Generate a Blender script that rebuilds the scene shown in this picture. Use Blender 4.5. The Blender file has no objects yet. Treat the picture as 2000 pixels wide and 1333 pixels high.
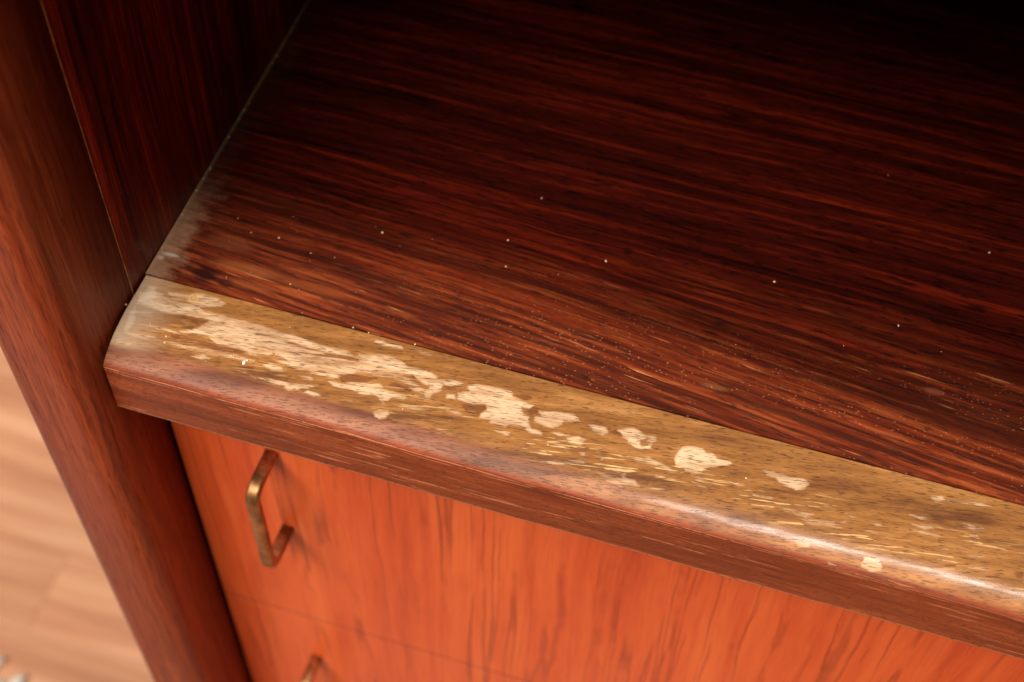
import bpy, bmesh, math, random
import numpy as np
from mathutils import Vector, Matrix
random.seed(4)
rng = np.random.default_rng(4)
S = bpy.context.scene
COL = S.collection

# ------------------------------------------------------------------ camera
cam_d = bpy.data.cameras.new('camera')
cam = bpy.data.objects.new('camera', cam_d)
COL.objects.link(cam)
S.camera = cam
right = Vector((0.955655, 0.293888, 0.018798))
down = Vector((0.247835, -0.768140, -0.590372))
fwd = Vector((-0.159064, 0.568851, -0.806912))
M3 = Matrix((right, -down, -fwd)).transposed()
cam.matrix_world = Matrix.Translation((0.201402, -0.255974, 0.379361)) @ M3.to_4x4()
cam_d.sensor_width = 36.0
cam_d.lens = 36.0 * 2796.57 / 2000.0
cam_d.clip_start = 0.01
cam_d.clip_end = 50
cam_d.dof.use_dof = True
cam_d.dof.focus_distance = 0.447
cam_d.dof.aperture_fstop = 9.0

# ------------------------------------------------------------------ light
w = bpy.data.worlds.new('World')
S.world = w
w.use_nodes = True
w.node_tree.nodes['Background'].inputs[0].default_value = (1.0, 0.86, 0.72, 1)
w.node_tree.nodes['Background'].inputs[1].default_value = 0.09

def area(name, loc, target, sx, sy, power, col):
    d = bpy.data.lights.new(name, 'AREA')
    d.shape = 'RECTANGLE'; d.size = sx; d.size_y = sy
    d.energy = power; d.color = col
    o = bpy.data.objects.new(name, d); COL.objects.link(o)
    o.location = loc
    o.rotation_euler = (Vector(target) - Vector(loc)).to_track_quat('-Z', 'Y').to_euler()
    return o

area('window_softbox', (-0.72, -1.80, 2.60), (0.10, 0.0, -0.05), 1.8, 1.1, 168.0, (1.0, 0.91, 0.82))
area('ceiling_lamp', (0.56, -0.30, 1.95), (0.25, -0.03, 0.0), 1.20, 0.18, 36.0, (1.0, 0.93, 0.86))

S.view_settings.view_transform = 'Standard'
S.view_settings.look = 'None'
S.view_settings.exposure = 0
S.view_settings.gamma = 1
S.cycles.max_bounces = 6
S.cycles.use_denoising = True

# ------------------------------------------------------------------ node helper
def lin(r, g, b):
    f = lambda c: (c/255)/12.92 if c/255 <= 0.04045 else ((c/255+0.055)/1.055)**2.4
    return (f(r), f(g), f(b), 1)

class G:
    def __init__(s, name):
        s.m = bpy.data.materials.new(name); s.m.use_nodes = True
        s.t = s.m.node_tree; s.t.nodes.clear()
        s.out = s.t.nodes.new('ShaderNodeOutputMaterial')
        s.b = s.t.nodes.new('ShaderNodeBsdfPrincipled')
        s.t.links.new(s.b.outputs[0], s.out.inputs[0])
        s.co = s.t.nodes.new('ShaderNodeTexCoord').outputs['Object']
    def put(s, v, sock):
        if isinstance(v, bpy.types.NodeSocket): s.t.links.new(v, sock)
        elif v is not None:
            if sock.type == 'VECTOR' and isinstance(v, (int, float)): v = (v, v, v)
            sock.default_value = v
    def math(s, op, a, b=None, c=None, clamp=False):
        n = s.t.nodes.new('ShaderNodeMath'); n.operation = op; n.use_clamp = clamp
        for i, v in enumerate((a, b, c)):
            if v is not None: s.put(v, n.inputs[i])
        return n.outputs[0]
    def vmath(s, op, a, b):
        n = s.t.nodes.new('ShaderNodeVectorMath'); n.operation = op
        s.put(a, n.inputs[0]); s.put(b, n.inputs[1]); return n.outputs[0]
    def sstep(s, x, a, b, lo=0.0, hi=1.0):
        n = s.t.nodes.new('ShaderNodeMapRange'); n.interpolation_type = 'SMOOTHSTEP'
        for i, v in enumerate((x, a, b, lo, hi)): s.put(v, n.inputs[i])
        return n.outputs[0]
    def scale(s, vec, sc, off=(0, 0, 0)):
        n = s.t.nodes.new('ShaderNodeMapping')
        s.put(vec, n.inputs['Vector']); n.inputs['Scale'].default_value = sc; n.inputs['Location'].default_value = off
        return n.outputs[0]
    def noise(s, vec, sc=1.0, det=2.0, rough=0.5, dist=0.0, col=False):
        n = s.t.nodes.new('ShaderNodeTexNoise')
        s.put(vec, n.inputs['Vector']); n.inputs['Scale'].default_value = sc
        n.inputs['Detail'].default_value = det; n.inputs['Roughness'].default_value = rough
        n.inputs['Distortion'].default_value = dist
        return n.outputs['Color' if col else 'Fac']
    def vor(s, vec, sc=1.0, rnd=1.0):
        n = s.t.nodes.new('ShaderNodeTexVoronoi'); s.put(vec, n.inputs['Vector'])
        n.inputs['Scale'].default_value = sc; n.inputs['Randomness'].default_value = rnd
        return n.outputs['Distance'], n.outputs['Color']
    def ramp(s, x, stops):
        n = s.t.nodes.new('ShaderNodeValToRGB'); s.put(x, n.inputs[0])
        e = n.color_ramp.elements
        while len(e) < len(stops): e.new(0.5)
        for k, (p, c) in enumerate(stops): e[k].position = p; e[k].color = c
        return n.outputs[0]
    def mix(s, f, a, b, mode='MIX'):
        n = s.t.nodes.new('ShaderNodeMix'); n.data_type = 'RGBA'; n.blend_type = mode
        s.put(f, n.inputs[0]); s.put(a, n.inputs[6]); s.put(b, n.inputs[7])
        return n.outputs[2]
    def xyz(s):
        n = s.t.nodes.new('ShaderNodeSeparateXYZ'); s.put(s.co, n.inputs[0]); return n.outputs
    def attr(s, name):
        n = s.t.nodes.new('ShaderNodeAttribute'); n.attribute_name = name; return n.outputs['Fac']
    def bump(s, h, strength, dist):
        n = s.t.nodes.new('ShaderNodeBump'); s.put(h, n.inputs['Height'])
        n.inputs['Strength'].default_value = strength; n.inputs['Distance'].default_value = dist
        s.put(n.outputs[0], s.b.inputs['Normal'])
        n2 = s.t.nodes.new('ShaderNodeBump'); s.put(h, n2.inputs['Height'])
        n2.inputs['Strength'].default_value = strength*0.15; n2.inputs['Distance'].default_value = dist
        s.put(n2.outputs[0], s.b.inputs['Coat Normal'])
    def done(s, col, rough=0.4, spec=0.5, metal=0.0, coat=None, coat_r=0.1):
        s.put(col, s.b.inputs['Base Color']); s.put(rough, s.b.inputs['Roughness'])
        s.put(spec, s.b.inputs['Specular IOR Level']); s.put(metal, s.b.inputs['Metallic'])
        if coat is not None:
            s.put(coat, s.b.inputs['Coat Weight']); s.b.inputs['Coat Roughness'].default_value = coat_r
        return s.m

def grain(axis, along, across):
    """scale vector: `along` cycles per metre on the grain axis, `across` on the other two"""
    v = [across]*3; v[axis] = along; return tuple(v)

def wobble(g, axis, amp, f_along=4.0, f_across=12.0):
    """bends the grain sideways by amp metres, slowly along it"""
    n = g.noise(g.scale(g.co, grain(axis, f_along, f_across)), 1, 2, 0.5, col=True)
    n = g.vmath('SUBTRACT', n, (0.5, 0.5, 0.5))
    a = [amp*2]*3; a[axis] = 0
    return g.vmath('ADD', g.co, g.vmath('MULTIPLY', n, tuple(a)))

# ------------------------------------------------------------------ materials
def rosewood(name, axis, dark, mid, hot, lo=0.38, hi=0.66, rough=0.28, band=55, dust=0.0, worn=False, off=(0, 0, 0), streak=1.0):
    g = G(name)
    g.co = g.scale(g.co, (1, 1, 1), off)
    if worn:   # the figure runs slightly across the board near its front edge
        q = g.xyz()
        gy = g.math('MULTIPLY', g.math('MULTIPLY', g.math('SUBTRACT', q[0], 0.15), 0.11), g.sstep(q[1], 0.0, 0.09, 1.0, 0.1))
        cv = g.t.nodes.new('ShaderNodeCombineXYZ'); g.put(gy, cv.inputs[1])
        plain = g.co
        g.co = g.vmath('ADD', g.co, cv.outputs[0])
    v = wobble(g, axis, 0.006, 3.0, 9.0)
    if worn: g.co = plain
    v = g.vmath('ADD', v, g.vmath('MULTIPLY', g.vmath('SUBTRACT', g.noise(g.scale(g.co, grain(axis, 22, 60)), 1, 2, col=True), (.5, .5, .5)),
                 tuple(0 if i == axis else 0.0022 for i in range(3))))
    b1 = g.noise(g.scale(v, grain(axis, 2.2, band)), 1, 3, 0.55)
    b2 = g.noise(g.scale(v, grain(axis, 5, band*6.5)), 1, 3, 0.6)
    b3 = g.noise(g.scale(v, grain(axis, 40, band*19)), 1, 2, 0.6)
    f = g.math('ADD', g.math('MULTIPLY', b1, 0.34), g.math('MULTIPLY', b2, 0.40))
    f = g.math('ADD', f, g.math('MULTIPLY', b3, 0.26))
    c = g.ramp(f, [(lo, dark), ((lo+hi)/2, mid), (hi, hot)])
    # thin near-black growth lines
    ln = g.noise(g.scale(v, grain(axis, 3.5, band*2.6), (7, 3, 1)), 1, 2, 0.5)
    ln = g.math('ABSOLUTE', g.math('SUBTRACT', ln, 0.5))
    br = g.noise(g.scale(v, grain(axis, 14, band*2)), 1, 2)
    ln = g.math('MULTIPLY', g.sstep(ln, 0.0, 0.022, 1, 0), g.sstep(br, 0.42, 0.6))
    c = g.mix(g.math('MULTIPLY', ln, 0.8*streak), c, tuple(x*0.22 for x in dark[:3]) + (1,))
    # pores: short dark dashes
    po = g.noise(g.scale(v, grain(axis, 160 if axis == 0 else 75, 1150 if axis == 0 else 1300)), 1, 2, 0.55)
    pm = g.math('MULTIPLY', g.sstep(po, 0.56, 0.65), 0.9 if axis == 0 else 0.5)
    c = g.mix(g.math('MULTIPLY', pm, 0.75), c, tuple(x*0.15 for x in dark[:3]) + (1,))
    r = g.math('ADD', rough, g.math('MULTIPLY', pm, 0.08))
    X = g.xyz()
    if worn:
        # finish rubbed thin in a band behind the lipping: warmer, with pale filled pores; its fade to dark also paints in the interior shade
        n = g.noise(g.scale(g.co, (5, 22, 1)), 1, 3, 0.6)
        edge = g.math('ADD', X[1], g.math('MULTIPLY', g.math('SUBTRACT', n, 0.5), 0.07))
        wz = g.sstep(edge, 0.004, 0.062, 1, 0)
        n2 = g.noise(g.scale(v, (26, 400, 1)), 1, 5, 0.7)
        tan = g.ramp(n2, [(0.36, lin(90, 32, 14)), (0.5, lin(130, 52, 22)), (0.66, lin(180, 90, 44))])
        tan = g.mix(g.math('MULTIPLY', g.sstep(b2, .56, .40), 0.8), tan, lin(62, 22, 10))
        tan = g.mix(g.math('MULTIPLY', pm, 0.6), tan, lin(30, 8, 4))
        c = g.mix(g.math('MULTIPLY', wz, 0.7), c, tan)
        # thin pale scuffs
        sc = g.noise(g.scale(v, (38, 900, 1)), 1, 2, 0.5)
        sc = g.math('MULTIPLY', g.sstep(sc, 0.64, 0.70), g.sstep(g.noise(g.scale(g.co, (14, 40, 1), (3, 1, 0)), 1, 2), .46, .62))
        c = g.mix(g.math('MULTIPLY', g.math('MULTIPLY', sc, wz), 0.8), c, lin(214, 136, 80))
        # pale pore filler dots
        d, vc = g.vor(g.scale(g.co, (600, 980, 1)), 1, 1.0)
        sv = g.t.nodes.new('ShaderNodeSeparateColor'); g.put(vc, sv.inputs[0])
        dots = g.math('MULTIPLY', g.sstep(d, 0.13, 0.26, 1, 0), g.math('GREATER_THAN', sv.outputs[0], 0.40))
        zone = g.math('MULTIPLY', g.sstep(X[0], 0.05, 0.15, 0.25, 1.0), g.math('MULTIPLY', g.sstep(edge, 0.008, 0.052, 1, 0), g.sstep(g.noise(g.scale(g.co, (9, 70, 1), (1, 5, 0)), 1, 2), 0.42, 0.56)))
        c = g.mix(g.math('MULTIPLY', g.math('MULTIPLY', dots, zone), 0.4), c, lin(216, 142, 92))
        r = g.math('ADD', r, g.math('MULTIPLY', wz, 0.16))
        def spot(cx, cy, rx, ry, soft=0.5):
            e = g.math('SQRT', g.math('ADD', g.math('POWER', g.math('MULTIPLY', g.math('SUBTRACT', X[0], cx), 1/rx), 2), g.math('POWER', g.math('MULTIPLY', g.math('SUBTRACT', X[1], cy), 1/ry), 2)))
            e = g.math('ADD', e, g.math('MULTIPLY', g.math('SUBTRACT', n2, 0.5), 2.4))
            return g.sstep(e, 1-soft, 1+soft, 1, 0)
        for cx, cy, rx, ry, col, k in SPOTS:
            c = g.mix(g.math('MULTIPLY', spot(cx, cy, rx, ry), k*0.75), c, col)
        # dust caught in the corner against the side panel
        du = g.math('ADD', X[0], g.math('MULTIPLY', g.math('SUBTRACT', g.noise(g.scale(g.co, (110, 160, 60)), 1, 5, .7), 0.5), 0.026))
        du = g.math('MULTIPLY', g.sstep(du, 0.001, 0.0125, 1, 0), g.sstep(X[1], 0.055, 0.016, 0.08, 1.0))
        du = g.math('MULTIPLY', du, g.sstep(n2, 0.36, 0.56, 0.55, 1.0))
        c = g.mix(g.math('MULTIPLY', du, 0.66), c, lin(184, 142, 108))
        r = g.math('ADD', r, g.math('MULTIPLY', du, 0.3))
        ln2 = g.sstep(X[0], 0.0005, 0.0022, 1, 0)
        c = g.mix(g.math('MULTIPLY', ln2, 0.45), c, lin(170, 140, 105))
    if dust:
        d, vc = g.vor(g.scale(g.co, (300, 300, 300)), 1, 1.0)
        sv = g.t.nodes.new('ShaderNodeSeparateColor'); g.put(vc, sv.inputs[0])
        dots = g.math('MULTIPLY', g.sstep(d, 0.04, 0.1, 1, 0), g.math('GREATER_THAN', sv.outputs[0], 1 - dust))
        c = g.mix(g.math('MULTIPLY', dots, 0.7), c, lin(190, 120, 90))
    g.bump(g.math('ADD', g.math('MULTIPLY', pm, -1.0), g.math('MULTIPLY', b3, 0.35)), 0.35, 0.00012)
    return g.done(c, r, 0.32 if axis == 0 else (0.12 if band == 70 else 0.3))

SPOTS = [(0.0195, 0.0062, 0.0042, 0.0036, lin(46, 10, 7), 1.25), (0.028, 0.0052, 0.0024, 0.0018, lin(46, 10, 7), 1.1),
         (0.032, 0.0125, 0.010, 0.0022, lin(190, 112, 62), 0.4), (0.036, 0.0065, 0.008, 0.0016, lin(178, 98, 52), 0.35),
         (0.056, 0.012, 0.012, 0.0018, lin(176, 92, 46), 0.35), (0.022, 0.022, 0.007, 0.003, lin(140, 76, 46), 0.45),
         (0.0045, 0.0105, 0.0028, 0.0007, lin(240, 232, 220), 0.9), (0.0020, 0.0085, 0.0011, 0.0008, lin(236, 228, 214), 0.8),  # white spots: small glints in the corner, painted into the colour
         (0.262, 0.034, 0.003, 0.0012, lin(170, 110, 84), 0.2), (0.194, 0.014, 0.004, 0.0010, lin(196, 130, 80), 0.25)]
M = {}
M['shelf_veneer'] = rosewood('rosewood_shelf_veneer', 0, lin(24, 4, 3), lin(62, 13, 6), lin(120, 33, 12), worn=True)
M['side_veneer'] = rosewood('rosewood_side_veneer', 2, lin(52, 11, 7), lin(112, 26, 13), lin(190, 56, 28), off=(1, 2, 3), dust=0.05, rough=0.34)
M['side_lipping'] = rosewood('rosewood_side_lipping', 2, lin(88, 30, 15), lin(138, 56, 29), lin(180, 86, 48), lo=.29, hi=.71,
                             off=(4, 1, 2), band=70, dust=0.02, rough=0.42, streak=0.4)

def drawer_mat():
    g = G('rosewood_drawer_veneer')
    v = wobble(g, 2, 0.006, 4.0, 7.0)
    v = g.vmath('ADD', v, g.vmath('MULTIPLY', g.vmath('SUBTRACT', g.noise(g.scale(g.co, (60, 60, 34)), 1, 2, col=True), (.5, .5, .5)), (0.002, 0.002, 0)))
    b1 = g.noise(g.scale(v, (26, 26, 1.6)), 1, 3, 0.5)
    b2 = g.noise(g.scale(v, (190, 190, 7)), 1, 3, 0.6)
    b3 = g.noise(g.scale(v, (900, 900, 40)), 1, 2, 0.6)
    f = g.math('ADD', g.math('ADD', g.math('MULTIPLY', b1, 0.5), g.math('MULTIPLY', b2, 0.32)), g.math('MULTIPLY', b3, 0.18))
    c = g.ramp(f, [(0.36, lin(188, 62, 25)), (0.5, lin(213, 85, 36)), (0.64, lin(228, 105, 49))])
    ln = g.noise(g.scale(v, (74, 74, 1.0), (2, 9, 4)), 1, 2, 0.5)
    ln = g.math('ABSOLUTE', g.math('SUBTRACT', ln, 0.5))
    br = g.noise(g.scale(v, (60, 60, 26)), 1, 3, .6)
    dens = g.noise(g.scale(g.co, (11, 11, 2), (5, 0, 0)), 1, 1)
    ln = g.math('MULTIPLY', g.sstep(ln, 0.0, 0.026, 1, 0), g.sstep(br, 0.38, 0.60))
    ln = g.math('MULTIPLY', ln, g.sstep(dens, 0.34, 0.6, 0.35, 1))
    c = g.mix(g.math('MULTIPLY', ln, 0.5), c, lin(122, 30, 12))
    l2 = g.noise(g.scale(v, (44, 44, 0.55), (6, 1, 9)), 1, 2, 0.5)
    l2 = g.math('ABSOLUTE', g.math('SUBTRACT', l2, 0.5))
    l2 = g.math('MULTIPLY', g.sstep(l2, 0.0, 0.012, 1, 0), g.sstep(g.noise(g.scale(v, (30, 30, 12), (3, 3, 3)), 1, 3, .6), 0.36, 0.56))
    c = g.mix(g.math('MULTIPLY', l2, 0.55), c, lin(126, 32, 12))
    # soft figure smudges
    sm = g.sstep(g.noise(g.scale(v, (60, 60, 22), (8, 8, 8)), 1, 2), 0.60, 0.72)
    c = g.mix(g.math('MULTIPLY', sm, 0.12), c, lin(150, 44, 20))
    g.bump(b3, 0.2, 0.0001)
    return g.done(c, 0.42, 0.4)
M['drawer'] = drawer_mat()

def worn_mat():
    g = G('worn_rosewood_lipping')
    pale, brown, haze, fin, sarc = (g.attr(k) for k in ('pale', 'brown', 'haze', 'finish', 'arc'))
    v = wobble(g, 0, 0.0016, 9.0, 40.0)
    # the pores run a touch oblique to the strip
    sh = g.t.nodes.new('ShaderNodeMapping'); g.put(v, sh.inputs['Vector']); sh.inputs['Rotation'].default_value = (0, 0, -0.15)
    v0 = v
    v = sh.outputs[0]
    big = g.noise(g.scale(v, (14, 90, 60)), 1, 4, 0.6)
    mid = g.noise(g.scale(v, (50, 420, 400)), 1, 4, 0.65)
    fine = g.noise(g.scale(v, (240, 2100, 1800)), 1, 2, 0.6)
    base = g.ramp(g.math('ADD', g.math('MULTIPLY', big, 0.6), g.math('MULTIPLY', mid, 0.4)),
                  [(0.38, lin(104, 64, 36)), (0.46, lin(138, 90, 46)), (0.54, lin(156, 104, 54)), (0.63, lin(178, 126, 72))])
    # red-brown finish left on the rounded nose and front face; nose tone also paints in its pinkish sheen
    fm = g.sstep(g.math('ADD', fin, g.math('MULTIPLY', g.math('SUBTRACT', g.math('ADD', g.math('MULTIPLY', mid, 0.6), g.math('MULTIPLY', big, 0.4)), 0.5), 2.4)), 0.3, 0.7)
    ns = g.ramp(big, [(0.38, lin(100, 56, 38)), (0.5, lin(130, 78, 52)), (0.62, lin(158, 102, 70))])
    X = g.xyz()
    warm = g.ramp(g.math('ADD', g.math('MULTIPLY', big, 0.5), g.math('MULTIPLY', mid, 0.5)),
                  [(0.38, lin(108, 62, 30)), (0.5, lin(148, 90, 44)), (0.62, lin(174, 116, 62))])
    ns = g.mix(g.sstep(X[0], 0.10, 0.19), ns, warm)
    bigf = g.noise(g.scale(v0, (12, 60, 130)), 1, 4, 0.6)
    midf = g.noise(g.scale(v0, (45, 400, 700)), 1, 4, 0.65)
    front = g.ramp(g.math('ADD', g.math('MULTIPLY', bigf, 0.5), g.math('MULTIPLY', midf, 0.5)),
                   [(0.34, lin(100, 40, 20)), (0.5, lin(132, 58, 29)), (0.66, lin(160, 78, 42))])
    jn = g.math('ADD', sarc, g.math('MULTIPLY', g.math('SUBTRACT', big, 0.5), 2.4))
    ff = g.sstep(jn, 34.6, 36.6)
    hot = g.math('MULTIPLY', g.sstep(jn, 34.8, 36.4), g.sstep(jn, 37.6, 39.6, 1, 0))
    front = g.mix(g.math('MULTIPLY', hot, 0.12), front, g.mix(midf, lin(96, 32, 14), lin(172, 76, 34)))
    ns = g.mix(ff, ns, front)
    c = g.mix(fm, base, ns)
    # stains and bare wood
    sb = g.sstep(g.math('ADD', brown, g.math('MULTIPLY', g.math('SUBTRACT', mid, 0.5), 1.1)), 0.25, 0.62)
    c = g.mix(g.math('MULTIPLY', sb, 0.8), c, g.mix(big, lin(100, 56, 32), lin(128, 76, 44)))
    mixn = g.math('ADD', g.math('MULTIPLY', mid, 0.45), g.math('MULTIPLY', g.noise(g.scale(v, (120, 1700, 1500)), 1, 4, .75), 0.55))
    pf = g.math('ADD', g.math('MULTIPLY', pale, 1.25), g.math('MULTIPLY', g.math('SUBTRACT', mixn, 0.5), 4.2))
    pf = g.math('MULTIPLY', pf, g.sstep(pale, 0.04, 0.2))
    pm = g.math('ADD', g.math('MULTIPLY', g.sstep(pf, 0.0, 0.85), 0.45), g.math('MULTIPLY', g.sstep(pf, 0.30, 0.56), 0.55))
    bare = g.mix(fine, lin(212, 174, 134), lin(238, 208, 170))
    bare = g.mix(g.math('MULTIPLY', g.sstep(big, .56, .44), 0.4), bare, lin(194, 152, 116))
    rim = g.math('MULTIPLY', g.sstep(pf, 0.0, 0.25), g.sstep(pf, 0.50, 0.28, 0, 1))
    c = g.mix(g.math('MULTIPLY', rim, g.math('MULTIPLY', g.sstep(pale, 0.1, 0.5), 0.45)), c, lin(104, 58, 30))
    op = g.math('MULTIPLY', g.sstep(pale, 0.25, 1.0, 0.45, 0.9), g.sstep(g.noise(g.scale(v, (34, 210, 200), (4, 4, 4)), 1, 4, .65), 0.42, 0.56, 0.42, 1.0))
    c = g.mix(g.math('MULTIPLY', pm, op), c, bare)
    # scattered dashes of bare wood on the outer half of the top
    fz = g.math('MULTIPLY', g.sstep(sarc, 12, 18), g.sstep(sarc, 27, 31, 1, 0))
    fl = g.noise(g.scale(v, (85, 1150, 900), (5, 5, 5)), 1, 2, 0.55)
    cl = g.noise(g.scale(v, (22, 90, 90), (1, 5, 2)), 1, 2, 0.5)
    fl = g.math('MULTIPLY', g.sstep(fl, 0.58, 0.64), g.sstep(cl, 0.42, 0.56))
    fl = g.math('MULTIPLY', fl, g.math('MULTIPLY', fz, g.sstep(X[0], 0.06, 0.16, 0.35, 1.0)))
    c = g.mix(g.math('MULTIPLY', fl, 0.62), c, lin(232, 194, 134))
    # scratches on the front face and along the arris
    s2 = g.noise(g.scale(v0, (48, 1300, 1300), (2, 5, 5)), 1, 2, 0.5)
    c2 = g.noise(g.scale(v0, (16, 60, 150), (9, 5, 5)), 1, 2, 0.5)
    sf = g.math('MULTIPLY', g.math('MULTIPLY', g.sstep(s2, 0.60, 0.66), g.sstep(c2, 0.46, 0.58)), g.sstep(sarc, 36, 37.4))
    c = g.mix(g.math('MULTIPLY', sf, 0.6), c, lin(224, 142, 98))
    ar = g.math('ABSOLUTE', g.math('SUBTRACT', g.math('ADD', sarc, g.math('MULTIPLY', g.math('SUBTRACT', g.noise(g.scale(v0, (14, 1, 1)), 1, 3, .6), 0.5), 1.4)), 37.7))
    ar = g.math('MULTIPLY', g.sstep(ar, 0.10, 0.36, 1, 0), g.sstep(g.noise(g.scale(v0, (30, 1, 1), (4, 4, 4)), 1, 3, .6), .36, .5))
    ar = g.math('MULTIPLY', ar, g.sstep(X[0], 0.16, 0.24, 1.0, 0.45))
    c = g.mix(g.math('MULTIPLY', ar, 0.9), c, lin(236, 160, 120))
    a2 = g.math('ABSOLUTE', g.math('SUBTRACT', g.math('ADD', sarc, g.math('MULTIPLY', g.math('SUBTRACT', g.noise(g.scale(v0, (10, 1, 1), (7, 7, 7)), 1, 3, .6), 0.5), 2.2)), 38.9))
    a2 = g.math('MULTIPLY', g.sstep(a2, 0.06, 0.3, 1, 0), g.sstep(g.noise(g.scale(v0, (40, 1, 1), (2, 4, 4)), 1, 3, .6), .46, .56))
    c = g.mix(g.math('MULTIPLY', a2, 0.6), c, lin(226, 146, 104))
    lo = g.sstep(sarc, 59.9, 60.4)
    c = g.mix(g.math('MULTIPLY', lo, 0.8), c, lin(190, 140, 100))
    # pores
    po = g.noise(g.scale(v, (300, 2900, 2400), (3, 3, 3)), 1, 1, 0.5)
    pom = g.sstep(po, 0.575, 0.67)
    c = g.mix(g.math('MULTIPLY', pom, 0.7), c, lin(80, 44, 24))
    # plugged nail hole near the left end: pale ring, brown centre
    kd = g.math('SQRT', g.math('ADD', g.math('POWER', g.math('SUBTRACT', X[0], 0.0203), 2), g.math('POWER', g.math('MULTIPLY', g.math('ADD', X[1], 0.0040), 0.85), 2)))
    kd = g.math('ADD', kd, g.math('MULTIPLY', g.math('SUBTRACT', mixn, 0.5), 0.0045))
    c = g.mix(g.math('MULTIPLY', g.sstep(kd, 0.0014, 0.0019, 1, 0), 0.65), c, lin(218, 168, 106))
    kc = g.math('MULTIPLY', g.sstep(kd, 0.00055, 0.0007), g.sstep(kd, 0.0009, 0.0011, 1, 0))
    c = g.mix(g.math('MULTIPLY', kc, 0.5), c, lin(130, 84, 40))
    # dust film
    hz = g.sstep(g.math('ADD', haze, g.math('MULTIPLY', g.math('SUBTRACT', mixn, 0.5), 0.9)), 0.05, 1.1)
    hx = g.math('ADD', X[0], g.math('MULTIPLY', g.math('SUBTRACT', big, 0.5), 0.02))
    hz = g.math('MAXIMUM', hz, g.math('MULTIPLY', g.sstep(hx, 0.0, 0.02, 0.62, 0), g.sstep(sarc, 26, 32, 1, 0)))
    c = g.mix(g.math('MULTIPLY', hz, 0.7), c, lin(232, 210, 180))
    r = g.math('ADD', 0.42, g.math('MULTIPLY', g.math('SUBTRACT', 1.0, fm), 0.10))
    r = g.math('ADD', r, g.math('MULTIPLY', pm, 0.15))
    r = g.math('ADD', r, g.math('MULTIPLY', g.math('SUBTRACT', fine, 0.5), 0.25))
    h = g.math('ADD', g.math('MULTIPLY', pom, -0.8), g.math('MULTIPLY', fine, 0.7))
    h = g.math('ADD', h, g.math('MULTIPLY', pm, -0.9))
    g.bump(h, 0.4, 0.00012)
    return g.done(c, r, g.math('ADD', 0.16, g.math('MULTIPLY', g.sstep(X[0], 0.10, 0.22), 0.08)), 0.0, g.math('MULTIPLY', g.math('MULTIPLY', g.sstep(sarc, 26, 29.5), g.sstep(sarc, 31.8, 34.2, 1, 0)), g.math('MULTIPLY', g.sstep(X[0], 0.10, 0.25, 0.0, 0.75), g.sstep(mid, 0.38, 0.56, 0.45, 1.0))), 0.19)
M['worn'] = worn_mat()

def plain_wood(name, a, b, axis=0, rough=0.6):
    g = G(name)
    n = g.noise(g.scale(wobble(g, axis, 0.004), grain(axis, 12, 300)), 1, 3, .6)
    return g.done(g.ramp(n, [(0.35, a), (0.65, b)]), rough, 0.3)
M['core'] = plain_wood('chipboard_core', lin(120, 74, 44), lin(176, 118, 74))
M['edge'] = plain_wood('drawer_edge', lin(70, 28, 15), lin(104, 46, 26))
M['dark_core'] = plain_wood('dark_carcass', lin(26, 10, 6), lin(48, 20, 12))

def brass():
    g = G('aged_brass')
    n = g.noise(g.scale(g.co, (160, 160, 90)), 1, 3, .6)
    c = g.ramp(n, [(0.38, lin(138, 96, 62)), (0.62, lin(196, 148, 100))])
    r = g.math('ADD', 0.38, g.math('MULTIPLY', n, 0.22))
    g.bump(n, 0.1, 0.0003)
    return g.done(c, r, 0.5, 1.0)
M['brass'] = brass()

def plank_mat():
    g = G('pale_oak_floor')
    oi = g.t.nodes.new('ShaderNodeObjectInfo').outputs['Random']
    off = g.t.nodes.new('ShaderNodeCombineXYZ'); g.put(g.math('MULTIPLY', oi, 7.0), off.inputs[0]); g.put(g.math('MULTIPLY', oi, 3.0), off.inputs[1])
    g.co = g.vmath('ADD', g.co, off.outputs[0])
    v = wobble(g, 0, 0.02, 2.5, 5.0)
    a = g.noise(g.scale(v, (2.5, 42, 1)), 1, 3, .55)
    b = g.noise(g.scale(v, (14, 260, 1)), 1, 3, .6)
    f = g.math('ADD', g.math('MULTIPLY', a, 0.75), g.math('MULTIPLY', b, 0.25))
    c = g.ramp(f, [(0.36, lin(186, 130, 98)), (0.5, lin(208, 152, 116)), (0.64, lin(224, 174, 138))])
    c = g.mix(1.0, c, g.ramp(oi, [(0, (0.86, 0.84, 0.82, 1)), (1, (1.04, 1.02, 1.0, 1))]), 'MULTIPLY')
    g.bump(b, 0.2, 0.0003)
    return g.done(c, 0.42, 0.4)
M['plank'] = plank_mat()
def simple(name, c1, c2, sc, rough):
    g = G(name); n = g.noise(g.scale(g.co, (sc, sc, sc)), 1, 3, .6)
    return g.done(g.ramp(n, [(0.35, c1), (0.65, c2)]), rough, 0.3)
M['rug'] = simple('grey_wool', lin(176, 168, 154), lin(246, 240, 226), 60, 0.95)
M['glue'] = simple('pale_glue_line', lin(140, 80, 44), lin(214, 140, 86), 300, 0.6)
M['dust'] = simple('pale_dust', lin(196, 152, 108), lin(240, 214, 176), 900, 0.7)
M['flake'] = simple('white_flake', lin(230, 226, 210), lin(252, 250, 240), 700, 0.35)
M['subfloor'] = simple('dark_subfloor', lin(110, 74, 50), lin(140, 100, 70), 20, 0.9)
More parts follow.
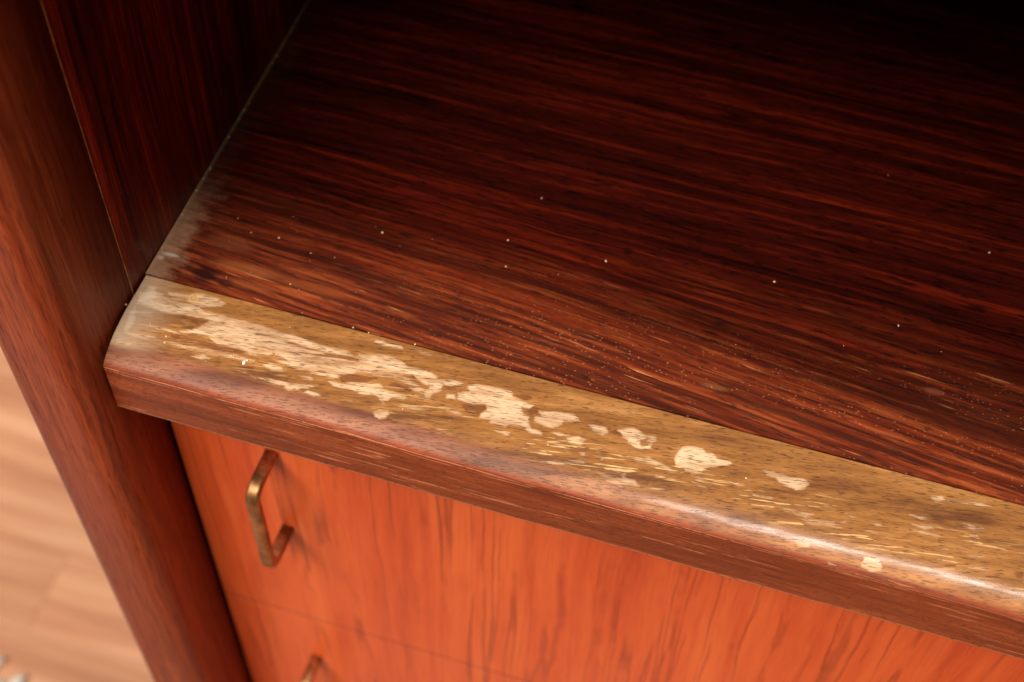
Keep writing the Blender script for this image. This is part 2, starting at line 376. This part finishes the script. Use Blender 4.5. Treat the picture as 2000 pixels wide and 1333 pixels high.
PALE = [[0.8,1.8,7.2,7.6,5.3,12.9,7.0,18.7,7.5,22.7,6.5,25.6,8.0,32.1,7.9,39.4,7.5,44.3,8.0,49.2,19.5,45.5,18.4,35.1,19.5,30.5,17.0,21.5,18.3,26.8,14.9,29.1,10.9,18.7,12.2,14.8,12.8,8.1,12.3,3.2,11.8],[0.7,10.8,4.3,16.2,3.9,21.6,1.8,27.8,1.8,31.4,3.0,30.7,4.6,24.6,7.0,18.0,6.0,13.7,7.4,12.5,6.1],[0.6,7.6,19.2,18.7,18.2,25.3,20.7,22.1,19.7,13.9,19.8,8.0,20.0],[0.45,3.6,24.0,12.6,22.8,20.0,22.1,26.2,22.7,36.5,21.3,43.1,21.1,50.0,21.5,42.7,23.1,32.2,23.9,24.2,24.2,16.0,24.3,8.2,25.1],[0.55,2.5,27.1,5.1,26.1,6.2,27.8,3.8,28.8],[0.5,6.4,27.2,8.6,27.1,8.4,28.6,6.9,28.2],[0.5,29.1,26.1,32.5,24.5,36.8,25.0,34.9,27.0,30.8,26.8],[0.6,3.1,14.6,9.5,13.9,9.0,15.3,4.4,15.5],[0.5,20.2,13.7,22.4,13.0,22.9,14.2,20.7,14.2],[0.9,35.1,7.8,45.9,7.6,53.0,8.3,59.7,8.1,67.0,9.4,76.2,9.0,80.2,9.7,88.9,7.5,90.4,11.5,85.0,11.3,79.4,10.6,71.7,11.1,63.7,11.4,59.5,10.9,52.8,11.0,44.8,11.3,36.6,11.3],[0.62,36.7,11.6,52.9,11.3,59.8,11.7,66.7,12.1,72.1,12.3,79.9,11.7,90.6,12.1,91.4,14.4,83.8,14.9,78.5,18.5,76.7,20.7,71.5,20.8,67.3,20.2,63.4,20.5,58.4,18.0,54.0,16.5,53.2,18.4,47.0,19.7,42.0,18.8,40.1,19.4],[0.8,54.4,19.3,58.6,18.6,62.2,18.7,70.0,17.1,75.8,18.4,77.7,19.7,74.8,20.4,70.7,20.1,67.2,20.0,63.5,20.8,58.6,19.9],[0.75,52.7,21.8,55.3,20.9,58.7,21.4,59.8,22.7,56.8,23.3,53.8,23.0],[0.8,52.6,27.2,56.6,26.6,61.2,26.1,64.0,26.5,72.4,24.5,69.8,26.5,66.4,28.1,64.0,28.7,62.0,27.6,57.7,28.0],[0.7,45.6,26.5,47.9,26.3,52.8,27.2,52.6,27.8,48.3,27.1],[0.9,70.0,27.0,73.9,27.0,75.2,27.7,72.6,28.4,69.1,28.2],[0.9,75.3,21.8,79.7,21.6,84.6,20.7,90.1,21.4,89.4,23.0,82.8,22.8,77.7,23.2],[0.65,81.1,20.5,86.5,18.8,91.3,17.6,92.9,18.3,95.2,24.6,93.1,23.8,90.0,21.1],[0.5,65.1,22.8,68.9,21.0,70.6,23.3,67.6,23.6],[0.95,80.5,8.8,89.1,6.8,94.6,6.7,97.6,8.3,103.5,8.0,108.5,9.5,106.5,11.4,106.1,14.0,101.9,12.3,99.9,11.0,96.5,11.8,92.1,11.3,86.8,11.4,81.6,11.5],[0.9,105.2,11.2,109.5,10.1,110.6,12.0,110.9,14.4,108.3,16.5,108.4,18.3,106.7,18.6,105.8,16.0,107.0,14.4],[0.85,108.7,10.1,112.3,9.2,115.5,8.8,116.7,10.0,113.1,11.5,110.3,11.8],[0.55,81.7,11.8,88.2,11.6,94.7,11.4,100.5,12.7,105.4,14.9,105.7,17.3,102.0,17.2,97.6,14.9,95.5,15.0,88.3,15.4,82.8,14.6],[0.75,84.7,19.7,91.2,17.6,93.2,19.5,99.1,19.1,101.5,20.2,100.9,21.3,96.9,21.7,96.4,23.3,93.6,24.0,91.5,22.5,85.7,22.5],[0.85,85.5,21.9,88.2,22.0,91.0,22.6,87.6,23.3,86.0,23.2],[0.8,112.7,15.7,113.5,14.5,115.7,14.1,115.8,15.9,113.4,16.4],[1.0,118.5,10.1,121.3,8.2,124.9,8.0,129.9,7.6,132.5,7.7,136.1,19.2,134.2,21.3,129.3,20.4,125.3,20.5,125.7,18.6,127.5,16.2,125.8,14.9,122.3,16.0,119.2,16.1,117.0,15.5,116.3,13.6,119.6,11.6],[0.5,108.5,21.0,113.3,19.8,118.5,20.0,123.0,21.3,118.9,21.4,113.7,20.9],[0.55,99.8,24.0,108.8,21.7,109.0,22.4,104.4,23.9],[1.1,93.1,28.4,94.5,27.1,96.9,26.7,98.0,27.8,97.2,29.1,95.4,29.9,94.0,29.5],[0.8,116.1,23.5,117.9,23.5,116.9,24.5],[0.9,83.5,1.8,88.6,1.6,93.6,1.6,93.6,2.4,88.5,3.0,84.1,2.7],[0.9,96.6,1.8,99.9,1.4,103.2,1.8,102.9,2.4,100.3,2.4],[0.8,131.9,23.1,136.2,23.0,136.2,23.6,132.4,23.7],[0.95,124.2,8.7,131.5,8.9,134.9,10.0,139.2,10.5,141.1,10.2,139.7,12.2,136.9,12.4,138.5,15.0,140.6,15.2,140.7,17.3,142.9,19.6,140.3,19.3,135.4,19.9,131.8,20.5,129.6,20.9,127.8,19.9],[0.8,143.0,12.3,145.0,11.4,150.3,10.3,154.8,10.1,156.9,12.1,153.6,12.9,151.4,13.3,151.1,14.9,148.7,17.1,145.9,16.9,141.8,16.0,142.4,14.6,144.4,13.7],[0.75,140.3,19.3,143.7,19.0,146.0,19.8,146.3,20.9,143.3,21.0,141.1,20.2],[0.9,153.8,19.1,157.3,17.4,160.0,18.0,158.8,20.2,155.7,20.6,154.0,19.9],[0.6,149.4,18.4,151.5,18.1,153.9,18.5,152.0,19.7],[0.95,159.1,12.0,161.5,11.5,164.8,11.7,166.0,13.4,164.1,14.6,161.5,14.3],[1.0,168.7,11.3,172.6,9.2,175.1,9.3,176.8,15.9,175.4,16.1,173.3,14.9,172.1,13.9,170.5,12.6],[0.8,131.6,23.1,134.6,22.9,136.5,23.3,136.1,23.8,133.6,23.9],[0.6,151.0,22.3,153.6,22.0,156.3,23.3,155.6,23.8,153.0,23.3],[0.7,158.9,23.1,160.4,22.9,162.3,23.7,159.9,24.1],[0.55,147.9,29.0,160.8,25.5,163.0,26.3,155.5,28.4,150.8,29.5],[0.7,165.2,22.4,167.8,22.2,166.4,23.4],[0.5,166.2,28.0,169.0,27.5,172.4,27.5,177.2,26.9,180.1,28.7,174.4,30.3,169.4,29.7],[1.0,168.4,11.3,170.4,10.4,175.2,9.8,178.3,11.2,177.1,12.4,175.0,14.0,177.3,15.1,179.6,13.7,180.1,14.7,178.0,16.0,175.4,16.5,173.6,15.3,172.8,14.1,170.6,13.3],[0.55,178.1,10.3,180.4,9.9,181.4,11.9,179.8,13.4,177.7,12.8],[1.1,189.7,11.4,192.4,10.5,195.6,10.4,197.1,11.4,199.2,11.0,200.4,12.3,205.2,12.0,205.2,12.9,199.5,15.9,197.2,17.5,197.2,18.6,195.0,19.6,192.6,19.8,191.4,18.7,189.1,19.2,188.5,17.9,188.1,15.1,188.8,12.8],[0.65,174.7,20.6,180.3,18.2,184.1,18.8,186.7,19.7,190.9,20.9,187.3,21.9,184.9,20.4,180.8,20.3],[0.6,173.4,26.9,174.6,26.0,176.2,27.1,178.2,27.3,177.0,29.2,174.5,29.2],[0.6,194.3,20.7,196.5,20.0,199.3,20.5,196.9,21.6],[0.7,207.3,19.7,210.6,19.1,208.7,20.3],[0.6,194.7,22.6,201.6,23.2,199.8,23.8,196.1,23.3],[0.9,214.9,12.0,218.4,11.2,224.1,11.4,227.6,11.0,230.0,12.4,228.3,14.4,226.2,16.1,223.3,15.2,220.8,14.6,219.4,13.3,216.6,13.1],[0.85,223.7,23.5,229.7,22.5,232.7,22.4,230.4,24.4,228.0,24.1],[0.9,229.7,25.4,234.8,24.3,239.0,23.5,241.2,24.5,236.4,25.2,232.1,25.8],[0.7,241.5,19.3,246.2,19.5,244.3,20.5],[0.6,241.2,22.5,242.5,21.6,242.9,22.6,241.3,23.3],[0.8,250.4,20.1,253.5,19.4,251.7,20.7],[0.6,228.8,32.2,233.4,31.8,233.7,33.2,230.7,34.0],[1.1,249.6,31.7,251.2,31.3,254.2,31.6,255.7,33.0,255.2,34.4,253.0,35.2,249.7,34.6,249.9,33.1],[0.7,223.5,30.7,225.2,30.5,225.7,31.5,224.3,31.6],[1.0,239.2,35.8,241.1,35.7,242.4,36.3,240.4,36.5],[0.6,213.4,21.2,220.1,20.2,219.4,21.1,214.1,21.7],[0.6,218.1,23.6,219.8,23.1,219.6,23.8],[0.6,235.5,18.7,237.8,18.2,236.8,19.2],[0.6,265.9,5.6,268.9,4.1,270.6,5.1,275.9,4.2,280.5,3.1,284.1,3.1,280.9,4.6,276.0,5.1,270.4,6.3,267.4,7.2],[0.6,275.5,12.4,278.6,11.4,283.0,11.9,280.0,13.4,276.9,13.4],[0.7,260.7,13.9,264.4,13.1,267.5,13.1,263.9,14.4],[0.65,261.7,17.0,267.8,15.8,268.9,16.5,264.9,17.4],[0.65,262.3,19.0,265.1,18.5,270.4,18.5,267.1,19.3],[0.6,279.0,15.3,281.1,14.9,281.8,15.7],[0.7,249.7,20.4,252.7,19.6,253.1,20.1,251.6,20.9],[0.5,268.8,23.0,273.3,21.9,273.1,22.7,270.3,23.2],[0.5,280.0,26.2,284.4,25.0,285.7,25.6,281.5,26.5],[0.6,275.9,21.1,279.0,20.7,278.7,21.3],[0.6,278.9,22.3,283.9,21.1,284.0,21.6,279.5,22.7]]
BROWN = [[0.9,19.0,20.1,26.2,19.7,31.5,19.3,35.8,19.9,43.0,18.9,45.7,19.0,44.3,20.7,36.6,21.6,31.1,21.4,24.4,21.6,20.2,21.4],[0.6,20.1,16.4,23.9,14.5,26.3,15.1,26.0,16.2,21.8,17.2],[0.6,22.3,12.4,23.7,11.3,26.2,11.8,26.3,13.8,23.6,14.0],[0.6,9.2,2.7,13.7,1.6,16.7,2.0,14.4,3.1,10.3,3.4],[0.35,7.8,15.1,21.6,12.6,23.5,16.7,16.0,18.4,8.9,17.4],[0.9,78.0,19.3,80.1,17.1,83.0,16.5,86.8,16.2,89.5,16.3,87.1,18.3,83.0,19.9,79.4,20.8],[0.8,60.6,15.7,63.8,15.0,64.1,16.2,61.5,16.4],[0.55,61.1,18.1,68.1,15.5,70.3,15.8,68.3,17.4,63.2,18.1],[0.6,53.0,11.6,56.9,11.0,59.6,11.1,58.6,12.0,54.4,12.2],[0.6,51.3,15.1,54.0,13.9,55.7,14.7,53.5,15.4],[0.5,70.6,11.8,77.9,10.1,79.6,10.9,74.7,12.1],[0.8,93.3,17.6,95.7,15.5,99.0,16.0,101.9,15.4,102.2,17.8,99.7,18.0,96.0,17.9],[0.5,110.6,12.0,114.9,10.9,116.2,13.0,112.6,13.9],[0.8,118.3,17.3,122.0,15.2,126.0,15.4,127.1,16.6,124.7,19.5,120.8,19.2],[0.5,100.1,11.6,101.6,11.4,101.6,13.0,100.3,13.1],[0.5,132.0,8.8,138.0,6.5,140.1,8.3,137.4,9.8],[0.55,138.3,12.6,142.7,10.3,143.1,13.5,140.5,14.9],[0.9,166.1,12.8,168.2,11.2,169.4,12.0,168.2,13.4],[0.6,144.0,18.1,145.9,17.8,145.8,19.3],[0.45,229.1,9.1,236.3,7.1,243.7,7.3,247.1,10.1,235.8,13.0,230.1,11.6],[0.5,227.1,27.1,232.3,26.6,238.1,26.4,232.6,28.1],[0.6,226.1,15.4,231.2,14.0,235.8,13.4,230.2,15.0],[0.5,270.2,9.2,279.3,6.7,281.0,8.0,273.4,10.4],[0.8,271.3,27.8,274.8,26.7,274.5,28.2],[0.6,292.8,24.0,295.7,22.4,296.0,25.7,293.6,26.1],[0.5,271.4,19.1,280.4,16.7,286.4,15.5,277.5,18.4],[0.7,179.5,27.8,182.1,26.5,182.6,27.6,180.3,28.0],[0.5,196.7,9.7,208.7,8.8,213.3,7.6,204.3,11.1],[0.6,167.2,10.8,169.0,12.0,170.8,13.3,169.1,14.1]]
HAZE = [[0.9,3.3,3.2,6.5,2.9,8.9,8.0,6.7,10.4,4.2,12.2,6.8,19.4,5.9,24.3,3.1,24.2,1.6,17.1,2.3,10.1,2.6,6.6],[0.4,16.3,8.3,18.4,6.9,22.6,6.2,22.9,9.5,19.3,10.7]]
FIN = [-0.7,29.7,7.3,29.2,16.0,27.7,25.6,27.4,50.4,27.9,62.8,29.0,73.2,28.8,116.3,28.7,143.3,29.3,158.0,28.6,171.9,28.4,204.3,29.4,251.2,29.2]
SPECK_V = [[20.1,32.8],[70.2,42.1],[112.6,52.3],[115.4,40.9],[118.2,74.5],[204.2,62.7],[48.6,11.1],[234.2,124.0],[273.0,98.5],[247.3,57.0],[147.3,53.7],[27.0,28.1],[37.1,28.9],[55.3,-5.7]]
SPECK_L = [[75.2,0.5],[80.8,0.1],[101.6,-24.8],[149.1,-23.6],[210.6,-16.5],[11.3,-18.6],[18.4,-21.6],[19.0,-24.0],[26.1,-23.2],[41.7,-22.1],[42.8,-22.6],[25.7,-8.6],[25.2,-4.3],[0.1,-13.7],[55.3,-17.1],[96.9,0.3]]
# ------------------------------------------------------------------ mesh helpers
def link(name, me, mat, parent=None, smooth=False):
    if mat: me.materials.append(mat)
    o = bpy.data.objects.new(name, me); COL.objects.link(o)
    if parent: o.parent = parent
    if smooth:
        for p in me.polygons: p.use_smooth = True
    return o
def box(name, x0, x1, y0, y1, z0, z1, mat, parent=None, bev=0.0, seg=2):
    bm = bmesh.new(); bmesh.ops.create_cube(bm, size=1)
    for vv in bm.verts:
        vv.co = Vector(((x0+x1)/2 + vv.co.x*(x1-x0), (y0+y1)/2 + vv.co.y*(y1-y0), (z0+z1)/2 + vv.co.z*(z1-z0)))
    if bev: bmesh.ops.bevel(bm, geom=bm.edges[:], offset=bev, segments=seg, affect='EDGES', profile=0.5)
    me = bpy.data.meshes.new(name); bm.to_mesh(me); bm.free()
    return link(name, me, mat, parent)
def tag(o, label, cat=None, group=None, kind=None):
    if label: o['label'] = label
    if cat: o['category'] = cat
    if group: o['group'] = group
    if kind: o['kind'] = kind
    return o
def grid_mesh(name, P, mat, parent=None, smooth=True, closed=False, caps=False):
    """P: (n, m, 3) array of points"""
    n, m = P.shape[:2]
    i, j = np.meshgrid(np.arange(n-1), np.arange(m if closed else m-1), indexing='ij')
    j2 = (j+1) % m
    F = np.stack([i*m+j, (i+1)*m+j, (i+1)*m+j2, i*m+j2], -1).reshape(-1, 4)
    faces = F.tolist()
    if caps: faces += [list(range(m)), list(range(n*m-1, (n-1)*m-1, -1))]
    me = bpy.data.meshes.new(name); me.from_pydata(P.reshape(-1, 3).tolist(), [], faces); me.update()
    bm = bmesh.new(); bm.from_mesh(me); bmesh.ops.recalc_face_normals(bm, faces=bm.faces[:]); bm.to_mesh(me); bm.free()
    return link(name, me, mat, parent, smooth)

W = 0.80          # inner width of the cabinet
ZF = -0.66        # floor level
# ------------------------------------------------------------------ cabinet
cab = bpy.data.objects.new('cabinet', None); COL.objects.link(cab); cab.location = (0, 0, 0)
tag(cab, 'rosewood cabinet with a worn open shelf above orange-brown drawers', 'cabinet')

# side panel: vertical rounded solid lipping on a veneered core
side = box('side_panel', -0.0262, -0.0003, -0.0095, 0.30, ZF, 0.258, M['core'], cab)
def lip_profile():
    pts = [(0.0, -0.0086), (0.0, -0.0386)]
    for k in range(1, 9):                      # wide soft inner corner
        a = math.radians(90*k/8); pts.append((-0.0075 + 0.0075*math.cos(a), -0.0386 - 0.0085*math.sin(a)))
    pts.append((-0.0225, -0.0478))
    for k in range(1, 7):
        a = math.radians(90*k/6); pts.append((-0.0225 - 0.0045*math.sin(a), -0.0433 - 0.0045*math.cos(a)))
    pts += [(-0.027, -0.0086)]
    return pts
pp_ = lip_profile()
zs = np.linspace(ZF, 0.262, 30)
P = np.array([[(x, y, z) for x, y in pp_] for z in zs])
lp = grid_mesh('edge_lipping', P, M['side_lipping'], side, True, True, True)
lp['label'] = 'lighter red-brown rounded solid wood edge of the side panel'
box('veneer', -0.0003, 0.0, -0.0081, 0.2995, ZF+0.001, 0.2579, M['side_veneer'], side)

box('joint_line', -0.0012, 0.00006, -0.00850, -0.00815, ZF+0.002, 0.2575, M['glue'], side)

# shelf
shelf = box('shelf', 0.0004, W-0.0004, 0.004, 0.2985, -0.0278, -0.0007, M['core'], cab)
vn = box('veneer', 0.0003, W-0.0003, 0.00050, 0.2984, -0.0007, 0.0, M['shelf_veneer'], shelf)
vn['label'] = 'dark striped rosewood veneer of the shelf top'

prof = np.array([(0,-8),(0,-0.12),(-.12,0),(-22,0),(-25,-.1),(-28,-.5),(-30.5,-1.2),(-32.5,-2.1),(-34.3,-3.1),(-35.6,-4.1),(-36,-4.6),(-36,-28.1),(-35.6,-28.5),(10,-28.5)], float)
# resample: dense where it is seen
dense, arc = [], []
L0 = -8.0
acc = -8.0
tot = [0.0]
for a, b in zip(prof[:-1], prof[1:]): tot.append(tot[-1] + float(np.hypot(*(b-a))))
tot = np.array(tot) - 8.0
svals = np.concatenate([[-8, -0.2], np.arange(-0.05, 39, 0.34), np.arange(39.2, 61.2, 1.1), [61.3, 61.7, 62.4, 70, 106]])
svals = np.clip(np.unique(np.concatenate([svals, tot[[1, 2, 10, 11, 12]]])), -8, tot[-1])
PY = np.interp(svals, tot, prof[:, 0]); PZ = np.interp(svals, tot, prof[:, 1])
# soften the polyline of the nose
for _ in range(6):
    for A in (PY, PZ):
        B = A.copy(); B[1:-1] = (A[:-2] + 2*A[1:-1] + A[2:])/4
        msk = (svals > 20) & (svals < 36.6); A[msk] = B[msk]
xs = np.concatenate([np.arange(0.9, 312, 0.42), np.linspace(314, W*1000-0.5, 60)])
# slight hand-planed unevenness of the nose
und = 0.10*np.sin(xs/37.0) + 0.07*np.sin(xs/13.0+1) + 0.04*np.sin(xs/5.1+2)
P = np.zeros((len(xs), len(svals), 3))
P[..., 0] = xs[:, None]
P[..., 0] += 0.9*np.exp(-(xs-xs[0])/2.5)[:, None]*np.clip((svals-16)/14, 0, 1)[None]
P[..., 1] = PY[None] + und[:, None]*((svals > 26) & (svals < 62))[None]
P[..., 2] = PZ[None] + und[:, None]*0.6*np.clip((svals-26)/6, 0, 1)[None]*((svals < 40))[None]
P /= 1000
lipo = grid_mesh('edge_lipping', P, M['worn'], shelf, True, False, False)
lipo['label'] = 'worn rounded front edge with pale bare patches and scratched nose'
me = lipo.data
# end caps
bm = bmesh.new(); bm.from_mesh(me); bm.verts.ensure_lookup_table()
m_ = len(svals)
bm.faces.new([bm.verts[k] for k in range(m_)]); bm.faces.new([bm.verts[(len(xs)-1)*m_+k] for k in range(m_-1, -1, -1)])
bmesh.ops.recalc_face_normals(bm, faces=bm.faces[:])
bm.to_mesh(me); bm.free()
GX, GS = np.meshgrid(xs, svals, indexing='ij')

def raster(polys, soft):
    F = np.zeros(GX.shape)
    for p in polys:
        val = p[0]; q = np.array(p[1:]).reshape(-1, 2)
        x0, x1 = q[:, 0].min()-3, q[:, 0].max()+3
        i0, i1 = np.searchsorted(xs, [x0, x1])
        j0, j1 = np.searchsorted(svals, [q[:, 1].min()-3, q[:, 1].max()+3])
        if i1 <= i0 or j1 <= j0: continue
        X = GX[i0:i1, j0:j1]; Y = GS[i0:i1, j0:j1]
        d = np.full(X.shape, 1e9); ins = np.zeros(X.shape, bool)
        for a, b in zip(q, np.roll(q, -1, 0)):
            e = b-a; L = e@e + 1e-9
            t = np.clip(((X-a[0])*e[0]+(Y-a[1])*e[1])/L, 0, 1)
            d = np.minimum(d, np.hypot(X-a[0]-t*e[0], Y-a[1]-t*e[1]))
            c = ((a[1] > Y) != (b[1] > Y)) & (X < (b[0]-a[0])*(Y-a[1])/(b[1]-a[1]+1e-12)+a[0])
            ins ^= c
        sd = np.where(ins, d, -d)
        k = np.clip((sd+soft)/(2*soft), 0, 1); k = k*k*(3-2*k)*val
        F[i0:i1, j0:j1] = np.maximum(F[i0:i1, j0:j1], k)
    return F
fin = np.array(FIN).reshape(-1, 2)
fin[fin[:, 0] > 150, 1] += np.array([0.6, 1.4, 2.6, 3.4])[:int((fin[:, 0] > 150).sum())]
bnd = np.interp(xs, fin[:, 0], fin[:, 1])
finish = np.clip((GS-bnd[:, None]+1.6)/3.2, 0, 1)
for nm, arr in (('pale', raster(PALE, 0.9)), ('brown', raster(BROWN, 0.8)), ('haze', raster(HAZE, 2.2)), ('finish', finish), ('arc', GS)):
    at = me.attributes.new(nm, 'FLOAT', 'POINT'); at.data.foreach_set('value', arr.reshape(-1).astype(np.float32))

# rest of the carcass
other = box('side_panel', W, W+0.026, -0.0475, 0.30, ZF, 0.258, M['side_lipping'], cab, 0.003)
top = box('upper_shelf', 0.0004, W-0.0004, -0.036, 0.2985, 0.230, 0.252, M['side_veneer'], cab)  # out of view; put in as occluder, height set to shade the shelf interior
back = box('back_panel', -0.026, W+0.026, 0.3001, 0.306, ZF, 0.258, M['side_veneer'], cab)
box('plinth', 0.0005, W-0.0005, 0.02, 0.04, ZF, -0.589, M['dark_core'], cab)
box('divider', 0.0005, W-0.0005, 0.011, 0.020, -0.589, -0.0286, M['dark_core'], cab)

# bent brass wire handle, square section with soft arrises
def handle_mesh():
    z0, z1, yb, yf = 0.0285, -0.0285, 0.002, -0.0188
    path = [Vector((0, yb, z0))]
    R = 0.0052
    def arcp(c, a0, a1):
        for k in range(9):
            a = math.radians(a0 + (a1-a0)*k/8); path.append(Vector((0, c[0]+R*math.cos(a), c[1]+R*math.sin(a))))
    arcp((yf+R, z0-R), 90, 180)
    arcp((yf+R, z1+R), 180, 270)
    path.append(Vector((0, yb, z1)))
    hw, hh = 0.0026, 0.0019
    sec = []
    for cx, cy, a0 in ((1, 1, 0), (-1, 1, 90), (-1, -1, 180), (1, -1, 270)):
        for k in range(4):
            a = math.radians(a0+30*k); r = 0.0011
            sec.append((cx*(hw-r)+r*math.cos(a), cy*(hh-r)+r*math.sin(a)))
    P = []
    for k, p in enumerate(path):
        t = (path[min(k+1, len(path)-1)]-path[max(k-1, 0)]).normalized()
        nrm = Vector((1, 0, 0)); bn = t.cross(nrm)
        P.append([tuple(p+nrm*u+bn*v) for u, v in sec])
    return np.array(P)
HM = handle_mesh()
def drawer(z_top, z_bot, handle_z):
    d = box('drawer', 0.0016, W-0.0016, -0.012, 0.0095, z_bot, z_top, M['drawer'], cab, 0.00025, 2)
    d.data.materials.append(M['edge'])
    for f in d.data.polygons:
        if abs(f.normal.z) > 0.5: f.material_index = 1
    P_ = HM.copy(); P_[..., 0] += 0.0421; P_[..., 1] += -0.012; P_[..., 2] += handle_z
    h = grid_mesh('handle', P_, M['brass'], d, True, True, True)
    P_ = HM.copy(); P_[..., 0] += W-0.0421; P_[..., 1] += -0.012; P_[..., 2] += handle_z
    grid_mesh('handle', P_, M['brass'], d, True, True, True)
    return d
drawer(-0.0292, -0.2142, -0.1035)
drawer(-0.2149, -0.4000, -0.2870)
drawer(-0.4008, -0.5860, -0.4720)

# ------------------------------------------------------------------ floor
fl = box('floor', -2.2, 2.2, -1.6, 2.4, ZF-0.06, ZF-0.012, M['subfloor'])
tag(fl, None, kind='structure')
me_p = {}
y = -0.30; row = 0
while y < 0.75:
    wdt = 0.066
    x = -1.3 + (row*0.37) % 0.6
    while x < 0.2:
        if 'm' not in me_p:
            o = box('plank', 0, 0.599, 0, wdt-0.0002, -0.012, 0, M['plank'], fl, 0.0003, 1); me_p['m'] = o.data
        else:
            o = bpy.data.objects.new('plank', me_p['m']); COL.objects.link(o); o.parent = fl
        o.location = (x, y, ZF)
        x += 0.5992
    y += wdt; row += 1

# ------------------------------------------------------------------ rug in the bottom corner
rug = bpy.data.objects.new('rug', None); COL.objects.link(rug); rug.location = (-0.42, -0.2, ZF)
tag(rug, 'pale grey wool rug with a fringe lying on the oak floor', 'rug')
nx, ny = 70, 60
gx, gy = np.meshgrid(np.linspace(-0.75, -0.240, nx), np.linspace(-0.55, 0.052, ny), indexing='ij')
hgt = 0.006 + 0.0035*rng.random((nx, ny))
hgt[0], hgt[-1], hgt[:, 0], hgt[:, -1] = 0.0003, 0.0003, 0.0003, 0.0003
gy = gy + 0.002 - np.clip(gx+0.285, 0, 1)*0.35
jx = (rng.random((nx, ny))-.5)*0.004; jy = (rng.random((nx, ny))-.5)*0.004
P = np.stack([gx+jx+0.42, gy+jy+0.2, hgt], -1)
grid_mesh('pile', P, M['rug'], rug)
for k, tx in enumerate((-0.236, -0.262, -0.288, -0.314, -0.340, -0.366)):
    ty = 0.048 - max(tx+0.285, 0)*0.35
    pts = []
    for i in range(8):
        t = i/7; r = 0.0026 + 0.0022*math.sin(t*3)*1.2
        c = (tx+0.42+0.004*math.sin(t*5+k), ty-0.004+0.2+0.022*t, 0.0048)
        pts.append([(c[0]+r*math.cos(a*math.pi/4), c[1], c[2]+r*0.8*math.sin(a*math.pi/4)) for a in range(8)])
    grid_mesh('tassel', np.array(pts), M['rug'], rug, True, True, True)

# ------------------------------------------------------------------ loose grit and a flake
bm = bmesh.new()
def grit(x, y, z, r, el=1.0):
    res = bmesh.ops.create_icosphere(bm, subdivisions=1, radius=r/1000)
    a = random.random()*3
    for vv in res['verts']:
        q = vv.co * random.uniform(0.75, 1.2); q.x *= el; q.z *= 0.7
        q.rotate(Matrix.Rotation(a, 3, 'Z')); vv.co = q + Vector((x/1000, y/1000, z/1000))
for x, y in SPECK_V: grit(x, y, 0.12, random.uniform(0.26, 0.40), random.uniform(0.9, 1.5))
for x, y in SPECK_L:
    if y < -26: continue
    grit(x, y, 0.14, random.uniform(0.22, 0.38), random.uniform(0.9, 1.6))
for k in range(14):
    grit(random.uniform(3, 60), random.uniform(4, 34), 0.06, random.uniform(0.08, 0.2), random.uniform(1, 2.2))
for k in range(22):
    grit(random.uniform(5, 300), random.uniform(0, 60), 0.05, random.uniform(0.07, 0.15), random.uniform(1, 1.6))
for k in range(26):
    grit(0.9+random.random()*0.6, random.uniform(2, 150), 0.1, random.uniform(0.12, 0.38), 1.3)
me = bpy.data.meshes.new('grit'); bm.to_mesh(me); bm.free()
tag(link('grit', me, M['dust']), 'pale specks of dust and grit scattered over the shelf', 'grit', kind='stuff')
bm = bmesh.new()
grit(46.8, -23.6, 0.3, 0.55, 1.8); grit(47.5, -22.6, 0.4, 0.36, 1.2)
me = bpy.data.meshes.new('paint_flake'); bm.to_mesh(me); bm.free()
tag(link('paint_flake', me, M['flake']), 'small white flake stuck on the worn shelf edge near its left end', 'flake')
